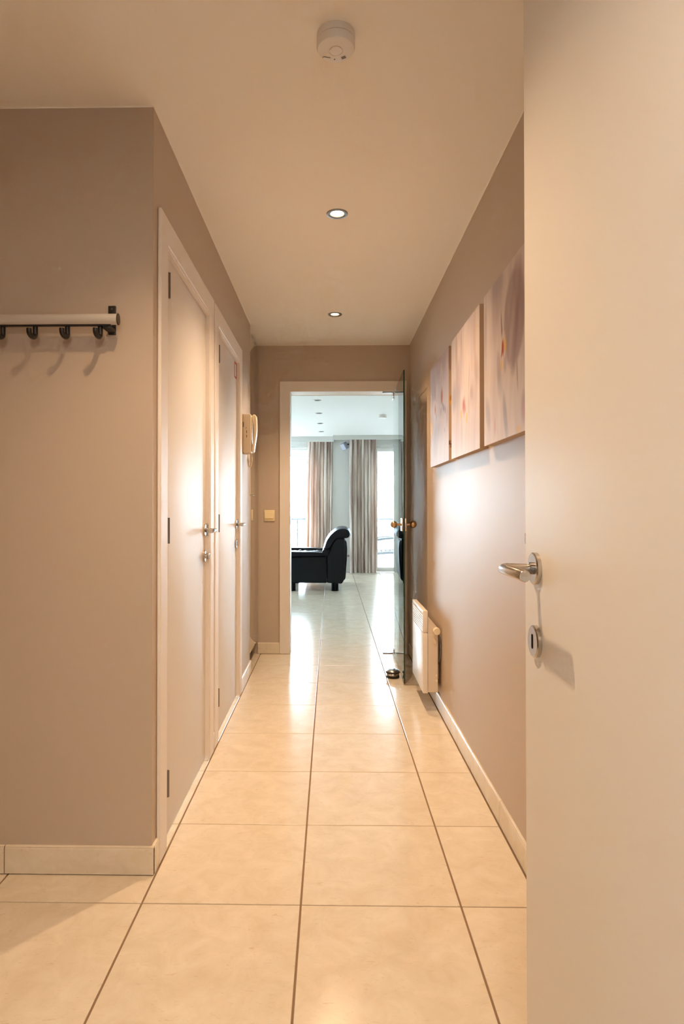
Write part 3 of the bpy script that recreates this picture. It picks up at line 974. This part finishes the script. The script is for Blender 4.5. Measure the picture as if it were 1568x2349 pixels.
def panel_colour(k, u, v):
    L = PANELS[k]
    c = PAL[L[0][0]]
    c = mixc(c, PAL['l'], 0.35 * sm(-.6, .9, nz(u * .6, v * .5, k + 3)))
    for key, cu, cv, ru, rv, ang, soft, amt in L[1:]:
        a = ell(u, v, cu, cv, ru, rv, ang, soft)
        if a > 0:
            c = mixc(c, PAL[key], a * amt)
    s_ = 1 + 0.02 * nz(u, v, k)
    return tuple(min(255, x * s_ * f) for x, f in zip(c, (0.92, 0.90, 0.895)))


pm = bpy.data.materials.new('orchid_print')
pm.use_nodes = True
pb = pm.node_tree.nodes['Principled BSDF']
pb.inputs['Roughness'].default_value = 0.55
pb.inputs['Specular IOR Level'].default_value = 0.35
va = pm.node_tree.nodes.new('ShaderNodeVertexColor')
va.layer_name = 'print'
pm.node_tree.links.new(va.outputs['Color'], pb.inputs['Base Color'])


def canvas(k, y_far, y_near, label):
    x = 0.571
    z0, z1 = 1.349, 1.904
    t = thing('wall_canvas', (XR, (y_far + y_near) / 2, z0), label, 'canvas print', 'orchid canvases on the right wall')
    obj('stretcher', MB().rbox(x + 0.0012, XR - 0.0005, y_near + 0.0004, y_far - 0.0004, z0 + 0.0004, z1 - 0.0004, 0.0008, 1), 'canvas_edge', t, smooth=0)
    nu, nv = 110, 150
    vs, fs, cs = [], [], []
    for j in range(nv + 1):
        for i in range(nu + 1):
            u, v = i / nu, j / nv
            vs.append((x, y_far + (y_near - y_far) * u, z0 + (z1 - z0) * v))
            cs.append(panel_colour(k, u, v))
    for j in range(nv):
        for i in range(nu):
            a = j * (nu + 1) + i
            fs.append((a, a + 1, a + nu + 2, a + nu + 1))
    # wrapped edge facing the entrance
    o0 = len(vs)
    for j in range(nv + 1):
        for i in range(3):
            v = j / nv
            vs.append((x + (XR - 0.001 - x) * i / 2, y_near, z0 + (z1 - z0) * v))
            c = (196, 172, 148)
            if k == 2:
                q = i / 2
                c = mixc(c, (226, 178, 96), ell(q, v, .45, .53, .7, .045, 0, .4))
                c = mixc(c, (150, 92, 36), ell(q, v, .75, .545, .45, .025, 0, .4))
                c = mixc(c, (92, 48, 30), 1 - sm(.012, .022, abs(v - (.155 - .05 * q))))
                c = mixc(c, (176, 150, 126), sm(.78, .80, v))
            cs.append(c)
    for j in range(nv):
        for i in range(2):
            a = o0 + j * 3 + i
            fs.append((a, a + 1, a + 4, a + 3))
    o = obj('print', MB().add(vs, fs), pm, t, smooth=0, recalc=False)
    ca = o.data.color_attributes.new('print', 'FLOAT_COLOR', 'POINT')
    buf = []
    for c in cs:
        buf += [*srgb(*c), 1.0]
    ca.data.foreach_set('color', buf)
    return t


canvas(0, 2.359, 1.795, 'white orchid canvas nearest the camera, with a large mauve petal, partly hidden by the door')
canvas(1, 2.997, 2.430, 'middle orchid canvas of the three, pale petals and a pink centre')
canvas(2, 3.627, 3.064, 'orchid canvas farthest from the camera, with two small orange blooms')


# ------------------------------------------------------------------ dark leather armchair
def rounded(poly, r, seg=4):
    out = []
    n_ = len(poly)
    for i in range(n_):
        p0, p1, p2 = Vector(poly[i - 1]), Vector(poly[i]), Vector(poly[(i + 1) % n_])
        a, b = (p0 - p1), (p2 - p1)
        q = min(r, a.length * .45, b.length * .45)
        a, b = p1 + a.normalized() * q, p1 + b.normalized() * q
        for k in range(seg + 1):
            t_ = k / seg
            out.append(tuple((1 - t_) ** 2 * a + 2 * t_ * (1 - t_) * p1 + t_ ** 2 * b))
    return out


SY0, SY1 = 8.425, 9.40
t = thing('leather_armchair', (-0.17, 8.9, 0), 'dark navy leather armchair in the living room, seen from its side', 'armchair')
AF = -0.62
for y0, y1 in ((SY0, SY0 + 0.16), (SY1 - 0.16, SY1)):
    arm = [(AF, 0.108), (-0.052, 0.108), (-0.056, 0.458), (AF, 0.458)]
    a_ = obj('arm_panel', MB().prism(rounded(arm, 0.015), 'Y', y0, y1), 'leather', t, bev=0.012, smooth=50)
    pad = [(AF - 0.03, 0.456), (-0.070, 0.460), (-0.063, 0.480), (-0.100, 0.512), (-0.25, 0.521), (AF, 0.524), (AF - 0.035, 0.50)]
    obj('arm_pad', MB().prism(rounded(pad, 0.03), 'Y', y0 - 0.012, y1 + 0.012), 'leather', a_, bev=0.020, smooth=60)
# seat cushion with crumpled top
nx_, ny_ = 40, 40
vs, fs = [], []
for j in range(ny_ + 1):
    for i in range(nx_ + 1):
        u, v = i / nx_, j / ny_
        edge = min(1, 8 * min(u, 1 - u), 8 * min(v, 1 - v))
        z = 0.455 + 0.035 * math.sqrt(max(0, edge)) + 0.008 * math.sin(u * 23 + 3 * math.sin(v * 11)) * edge + 0.006 * math.sin(v * 31 + 2 * math.sin(u * 17)) * edge
        vs.append((AF - 0.02 + u * 0.56, SY0 + 0.165 + v * (SY1 - SY0 - 0.33), z))
k0 = len(vs)
for j in range(ny_ + 1):
    for i in range(nx_ + 1):
        u, v = i / nx_, j / ny_
        vs.append((AF - 0.02 + u * 0.56, SY0 + 0.165 + v * (SY1 - SY0 - 0.33), 0.30))
for j in range(ny_):
    for i in range(nx_):
        a = j * (nx_ + 1) + i
        fs.append((a, a + 1, a + nx_ + 2, a + nx_ + 1))
        fs.append((k0 + a, k0 + a + nx_ + 1, k0 + a + nx_ + 2, k0 + a + 1))
for i in range(nx_):
    fs.append((i, k0 + i, k0 + i + 1, i + 1))
    q = ny_ * (nx_ + 1) + i
    fs.append((q, q + 1, k0 + q + 1, k0 + q))
for j in range(ny_):
    a, b = j * (nx_ + 1), (j + 1) * (nx_ + 1)
    fs.append((a, b, k0 + b, k0 + a))
    fs.append((a + nx_, k0 + a + nx_, k0 + b + nx_, b + nx_))
obj('seat_cushion', MB().add(vs, fs), 'leather', t, smooth=70)
obj('seat_base', MB().rbox(AF + 0.01, -0.054, SY0 + 0.162, SY1 - 0.162, 0.112, 0.298, 0.01), 'leather', t)
back = [(-0.050, 0.108), (-0.052, 0.458), (0.032, 0.652), (0.074, 0.706), (0.186, 0.706), (0.192, 0.64), (0.178, 0.143), (0.150, 0.096)]
obj('back_shell', MB().prism(rounded(back, 0.02), 'Y', SY0 + 0.004, SY1 - 0.004), 'leather', t, bev=0.02, smooth=60)
bulge = [(0.17, 0.13), (0.188, 0.68), (0.212, 0.66), (0.222, 0.56), (0.218, 0.42), (0.198, 0.16)]
obj('back_panel', MB().prism(rounded(bulge, 0.02), 'Y', SY0 + 0.05, SY1 - 0.05), 'leather', t, bev=0.012, smooth=60)
cush = [(-0.100, 0.556), (-0.066, 0.668), (-0.010, 0.748), (0.066, 0.815), (0.125, 0.838), (0.20, 0.841), (0.248, 0.826), (0.279, 0.772), (0.262, 0.722), (0.220, 0.702), (0.076, 0.710), (0.030, 0.656), (-0.014, 0.578), (-0.052, 0.545)]
# pillow-like section: slightly fuller in the middle than at its ends
pr = rounded(cush, 0.03, 3)
cc = Vector((sum(p[0] for p in pr) / len(pr), sum(p[1] for p in pr) / len(pr)))
ns = 20
vs, fs = [], []
for j in range(ns + 1):
    v = j / ns
    e = min(1.0, 10 * min(v, 1 - v) + 0.0)
    f = 0.90 + 0.10 * math.sqrt(max(0.0, 1 - (1 - e) ** 2)) + 0.03 * math.sin(math.pi * v)
    for p in pr:
        q = cc + (Vector(p) - cc) * f
        vs.append((q.x, SY0 + 0.002 + v * (SY1 - SY0 - 0.004), q.y))
m_ = len(pr)
for j in range(ns):
    for i in range(m_):
        fs.append((j * m_ + i, j * m_ + (i + 1) % m_, (j + 1) * m_ + (i + 1) % m_, (j + 1) * m_ + i))
fs.append(tuple(range(m_)))
fs.append(tuple(range(ns * m_, (ns + 1) * m_)))
obj('back_cushion', MB().add(vs, fs), 'leather', t, smooth=60)
lum = [(-0.118, 0.512), (-0.098, 0.553), (-0.050, 0.543), (-0.012, 0.566), (-0.030, 0.47), (-0.07, 0.462)]
obj('lumbar_roll', MB().prism(rounded(lum, 0.02), 'Y', SY0 + 0.006, SY1 - 0.006), 'leather', t, bev=0.012, smooth=60)
for fx in (0.058, -0.52):
    for fy in (SY0 + 0.06, SY1 - 0.06):
        ft = MB().lathe([(0.054, 0.0003), (0.054, 0.006), (0.051, 0.012), (0.050, 0.1075), (0, 0.1075)], (fx, fy, 0), (0, 0, 1), 24)
        obj('foot', ft, 'foot', t)


# ------------------------------------------------------------------ curtains
def curtain_mat():
    m = bpy.data.materials.new('taupe_striped_curtain')
    m.use_nodes = True
    nt = m.node_tree
    b = nt.nodes['Principled BSDF']
    b.inputs['Roughness'].default_value = 0.75
    b.inputs['Specular IOR Level'].default_value = 0.2
    a = nt.nodes.new('ShaderNodeAttribute')
    a.attribute_name = 'arc'
    geo = nt.nodes.new('ShaderNodeNewGeometry')
    sx = nt.nodes.new('ShaderNodeSeparateXYZ')
    nt.links.new(geo.outputs['Position'], sx.inputs[0])
    cb = nt.nodes.new('ShaderNodeCombineXYZ')
    nt.links.new(a.outputs['Fac'], cb.inputs[0])
    mu = nt.nodes.new('ShaderNodeMath')
    mu.operation = 'MULTIPLY'
    mu.inputs[1].default_value = 0.10
    nt.links.new(sx.outputs['Z'], mu.inputs[0])
    nt.links.new(mu.outputs[0], cb.inputs[1])
    n = nt.nodes.new('ShaderNodeTexNoise')
    n.inputs['Scale'].default_value = 11.0
    n.inputs['Detail'].default_value = 2
    nt.links.new(cb.outputs[0], n.inputs['Vector'])
    r = nt.nodes.new('ShaderNodeValToRGB')
    e = r.color_ramp.elements
    e[0].position, e[0].color = 0.38, (*srgb(154, 141, 134), 1)
    e[1].position, e[1].color = 0.62, (*srgb(216, 208, 199), 1)
    nt.links.new(n.outputs['Fac'], r.inputs['Fac'])
    nt.links.new(r.outputs['Color'], b.inputs['Base Color'])
    tl = nt.nodes.new('ShaderNodeBsdfTranslucent')
    tl.inputs['Color'].default_value = (*srgb(222, 160, 132), 1)
    mx = nt.nodes.new('ShaderNodeMixShader')
    mx.inputs[0].default_value = 0.13
    nt.links.new(b.outputs[0], mx.inputs[1])
    nt.links.new(tl.outputs[0], mx.inputs[2])
    nt.links.new(mx.outputs[0], nt.nodes['Material Output'].inputs[0])
    return m


M['curtain'] = curtain_mat()


def curtain(x0, x1, y, zt, folds, seed, label, spread=0.0, zb=0.012):
    rnd = random.Random(seed)
    t = thing('curtain', ((x0 + x1) / 2, y, zb), label, 'curtain', 'curtains at the living room windows')
    nu, nv = folds * 14, 36
    ph = [rnd.uniform(-0.5, 0.5) for _ in range(folds + 1)]
    amp = [rnd.uniform(0.55, 1.0) for _ in range(folds + 1)]
    wid = [rnd.uniform(0.6, 1.4) for _ in range(folds)]
    cum = [0]
    for q in wid:
        cum.append(cum[-1] + q)
    vs, fs, arc = [], [], []
    for j in range(nv + 1):
        v = j / nv
        z = zb + (zt - zb) * v
        for i in range(nu + 1):
            u = i / nu
            s_ = u * folds
            k = min(int(s_), folds - 1)
            fr = s_ - k
            uu = (cum[k] + wid[k] * fr) / cum[-1]
            A = 0.11 * amp[k] * (1 - 0.35 * v) * (0.85 + 0.15 * math.sin(v * 4 + ph[k] * 6))
            yy = y - A * (math.sin(math.pi * fr) ** 1.4) * (1 if k % 1 == 0 else -1) + 0.012 * math.sin(uu * 9 + seed)
            # folds hang over: the sheet leans sideways inside each pleat
            xx = x0 + (x1 - x0) * uu - 0.0125 * math.sin(2 * math.pi * fr) * amp[k] + 0.004 * math.sin(v * 5 + ph[k] * 9)
            xx += spread * (1 - v) * (1 - uu)
            # gathered heading tape: extra fine pleats near the top
            yy -= 0.006 * sm(.86, 1, v) * math.sin(u * folds * 2 * math.pi * 2)
            vs.append((xx, yy, z))
            arc.append(k * 0.16 + fr * 0.16 + 0.02 * amp[k])
    for j in range(nv):
        for i in range(nu):
            a = j * (nu + 1) + i
            fs.append((a, a + 1, a + nu + 2, a + nu + 1))
    o = obj('fabric', MB().add(vs, fs), 'curtain', t, smooth=70, recalc=False)
    at_ = o.data.attributes.new('arc', 'FLOAT', 'POINT')
    at_.data.foreach_set('value', arc)
    obj('track', MB().box(x0 - 0.02, x1 + 0.02, y - 0.014, y + 0.014, zt + 0.001, zt + 0.016), 'upvc', t, smooth=0)
    return t


curtain(-0.40, 0.030, 10.89, 2.285, 8, 3, 'pleated taupe curtain hanging behind the armchair, left of the white pier', spread=-0.05)
curtain(0.322, 0.782, 10.70, 2.285, 8, 5, 'pleated taupe curtain reaching the floor, right of the white pier', spread=0.0)
curtain(1.215, 1.50, 10.89, 2.285, 6, 9, 'pleated taupe curtain seen through the open glass door', spread=0.0)


# ------------------------------------------------------------------ windows
def window(name, x0, x1, yw, z1, sh_bottom, label, split):
    t = thing(name, ((x0 + x1) / 2, yw, 0), label, 'window', kind='structure')
    z0 = 0.004
    f = 0.052
    yg = yw + 0.06
    fr = MB().prism([(x0 + 0.001, z0), (x1 - 0.001, z0), (x1 - 0.001, z1 - 0.001), (x0 + 0.001, z1 - 0.001)], 'Y', yg, yg + 0.06)
    def ring(mb_, a0, a1, b0, b1, w_, ya, yb):
        mb_.rbox(a0, a0 + w_, ya, yb, b0, b1, 0.003, 1).rbox(a1 - w_, a1, ya, yb, b0, b1, 0.003, 1)
        mb_.rbox(a0 + w_, a1 - w_, ya, yb, b0, b0 + w_, 0.003, 1).rbox(a0 + w_, a1 - w_, ya, yb, b1 - w_, b1, 0.003, 1)
    mb_ = MB()
    ring(mb_, x0 + 0.001, x1 - 0.001, z0, z1 - 0.001, 0.036, yg, yg + 0.06)
    obj('frame', mb_, 'upvc', t)
    xs = [x0 + 0.037] + [x0 + 0.037 + (x1 - x0 - 0.074) * k / split for k in range(1, split)] + [x1 - 0.037]
    for a, b in zip(xs, xs[1:]):
        mb_ = MB()
        ring(mb_, a + 0.001, b - 0.001, z0 + 0.037, z1 - 0.038, 0.038, yg - 0.008, yg + 0.045)
        s_ = obj('sash', mb_, 'upvc', t)
        obj('pane', MB().box(a + 0.039, b - 0.039, yg + 0.012, yg + 0.018, z0 + 0.075, z1 - 0.076), 'pane', s_, smooth=0)
    # lowered slats of the roller shutter outside the glass
    z = z1 - 0.05
    while z > sh_bottom + 0.001:
        zz = max(sh_bottom, z - 0.042)
        obj('shutter_slat', MB().rbox(x0 + 0.02, x1 - 0.02, yg + 0.075, yg + 0.085, zz + 0.0015, z, 0.002, 1), 'shutter', t)
        z -= 0.042
    return t


window('window_1', WL[0], WL[1], YF, 2.17, 1.945, 'tall left living room window with its shutter partly lowered', 3)
window('window_2', WR[0], WR[1] + 0.0, YB, 2.15, 2.06, 'tall window right of the floor-length curtain', 1)
window('window_3', WT[0], WT[1], YF, 2.17, 2.06, 'tall window beyond the glass door, behind its curtain', 1)

# ------------------------------------------------------------------ speaker and socket on the pier
t = thing('wall_speaker', (0.25, 10.72, 2.12), 'small pale loudspeaker hanging under the pelmet beside the curtain', 'speaker')
sp = obj('cabinet', MB().rbox(-0.042, 0.042, -0.05, 0.05, -0.060, 0.060, 0.010, 3), 'speaker', t, world=False)
sp.location = (-0.015, -0.005, 0.03)
sp.rotation_euler = (R(24), R(-18), R(-38))
gr = obj('grille', MB().rbox(-0.035, 0.035, -0.0535, -0.0502, -0.052, 0.052, 0.0012, 1), 'speaker', sp, world=False)
bk = MB().tube([(0.02, 0.03, 0.05), (0.05, 0.07, 0.07), (0.055, 0.1285, 0.07)], 0.012, 10)
obj('bracket', bk, 'black', t, world=False)
t = thing('wall_socket', (0.302, YB, 0.285), 'small dark round outlet low on the white pier beside the curtain', 'outlet')
obj('cover', MB().lathe([(0.021, 0.0003), (0.021, 0.006), (0.016, 0.009), (0, 0.009)], (0.302, YB, 0.285), (0, -1, 0), 24), 'cream_g', t)

# ------------------------------------------------------------------ outside: balcony and houses across the street
tag(obj('balcony_floor', MB().box(-3.2, 2.9, YO, 12.75, -0.16, -0.03), 'slab', smooth=0), 'pale balcony slab outside the windows', 'balcony', kind='structure')
t = thing('balcony_railing', (0, 12.65, -0.03), 'thin metal balcony railing outside the windows', 'railing')
obj('handrail', MB().rbox(-3.1, 2.8, 12.62, 12.67, 0.86, 0.895, 0.006), 'rail', t)
for z in (0.10, 0.27, 0.45, 0.66):
    obj('rail_wire', MB().cyl((-3.1, 12.645, z), (2.8, 12.645, z), 0.006, 8), 'rail', t)
for k in range(6):
    x = -2.9 + k * 1.12
    obj('post', MB().rbox(x - 0.015, x + 0.015, 12.625, 12.665, -0.0295, 0.86, 0.003, 1), 'rail', t)
t = thing('garden_chair', (1.15, 11.95, -0.03), 'grey garden chair with curved rails on the balcony, right window', 'garden chair')
def arc_pts(z, rise, x0=0.72, x1=1.62, y=11.75, bow=0.0):
    return [(x0 + (x1 - x0) * k / 14, y + bow * math.sin(math.pi * k / 14), z + rise * math.sin(math.pi * (0.08 + 0.84 * k / 14))) for k in range(15)]
obj('arm_rail', MB().tube(arc_pts(0.46, 0.085), 0.026, 10), 'chair', t)
obj('arm_rail', MB().tube(arc_pts(0.46, 0.085, y=12.3), 0.026, 10), 'chair', t)
obj('seat_frame', MB().tube(arc_pts(0.23, 0.045), 0.028, 10), 'chair', t)
obj('seat_frame', MB().tube(arc_pts(0.23, 0.045, y=12.3), 0.028, 10), 'chair', t)
for k in range(9):
    x = 0.82 + 0.085 * k
    obj('seat_slat', MB().rbox(x, x + 0.05, 11.77, 12.28, 0.265, 0.28, 0.003, 1), 'chair', t)
for x in (0.72, 1.62):
    for y in (11.75, 12.3):
        obj('leg', MB().tube([(x, y, 0.50), (x, y, -0.0295)], 0.016, 8), 'chair', t)

tag(obj('street_ground', MB().box(-240, 240, 12.9, 400, -9.4, -9.0), 'ground', smooth=0), 'pale street ground far below the balcony', 'ground', kind='structure')


def house(x0, x1, y, ztop, roof, wins, label, name='town_house'):
    t = thing(name, ((x0 + x1) / 2, y, -9.0), label, 'house', 'houses across the street')
    obj('facade', MB().box(x0, x1, y, y + 9, -8.999, ztop), 'facade', t, smooth=0)
    obj('roof', MB().prism([(y - 0.4, ztop + 0.01), (y + 4.5, ztop + roof), (y + 9.4, ztop + 0.01)], 'X', x0 - 0.2, x1 + 0.2), 'roof', t, smooth=0)
    for (wx, wz, ww, wh) in wins:
        wf = obj('window', MB().box(wx - ww / 2, wx + ww / 2, y - 0.06, y - 0.001, wz - wh / 2, wz + wh / 2), 'upvc', t, smooth=0)
        obj('window_glass', MB().box(wx - ww / 2 + 0.06, wx - 0.03, y - 0.09, y - 0.061, wz - wh / 2 + 0.06, wz + wh / 2 - 0.06)
            .box(wx + 0.03, wx + ww / 2 - 0.06, y - 0.09, y - 0.061, wz - wh / 2 + 0.06, wz + wh / 2 - 0.06), 'fwin', wf, smooth=0)
    return t


HYD = 150.0
WLS = [(-7.65, -0.75, .70, 1.15), (-6.30, -0.75, .70, 1.15), (-7.65, -5.4, .70, 1.15), (-6.30, -5.4, .70, 1.15), (-7.6, 3.75, .8, .42), (-6.4, 3.75, .8, .42),
       (-9.0, -0.75, .70, 1.15), (-9.0, -5.4, .70, 1.15)]
house(-14.0, -4.6, HYD, 5.2, 2.4, WLS, 'pale house across the street, seen through the left window')
WRS = [(11.8, 3.2, .70, .70), (13.4, 3.2, .70, .70), (12.7, -1.0, .75, 1.15), (14.2, -1.0, .75, 1.15), (12.7, -5.3, .80, 1.2), (14.2, -5.3, .80, 1.2)]
house(10.6, 17.0, HYD + 2, 8.6, 0.5, WRS, 'pale house across the street, seen through the right window')
house(-3.6, 9.6, HYD + 1, 6.5, 2.0, [(0.6, 0.5, .8, 1.2), (3.2, 0.5, .8, 1.2)], 'pale house across the street, behind the white pier')
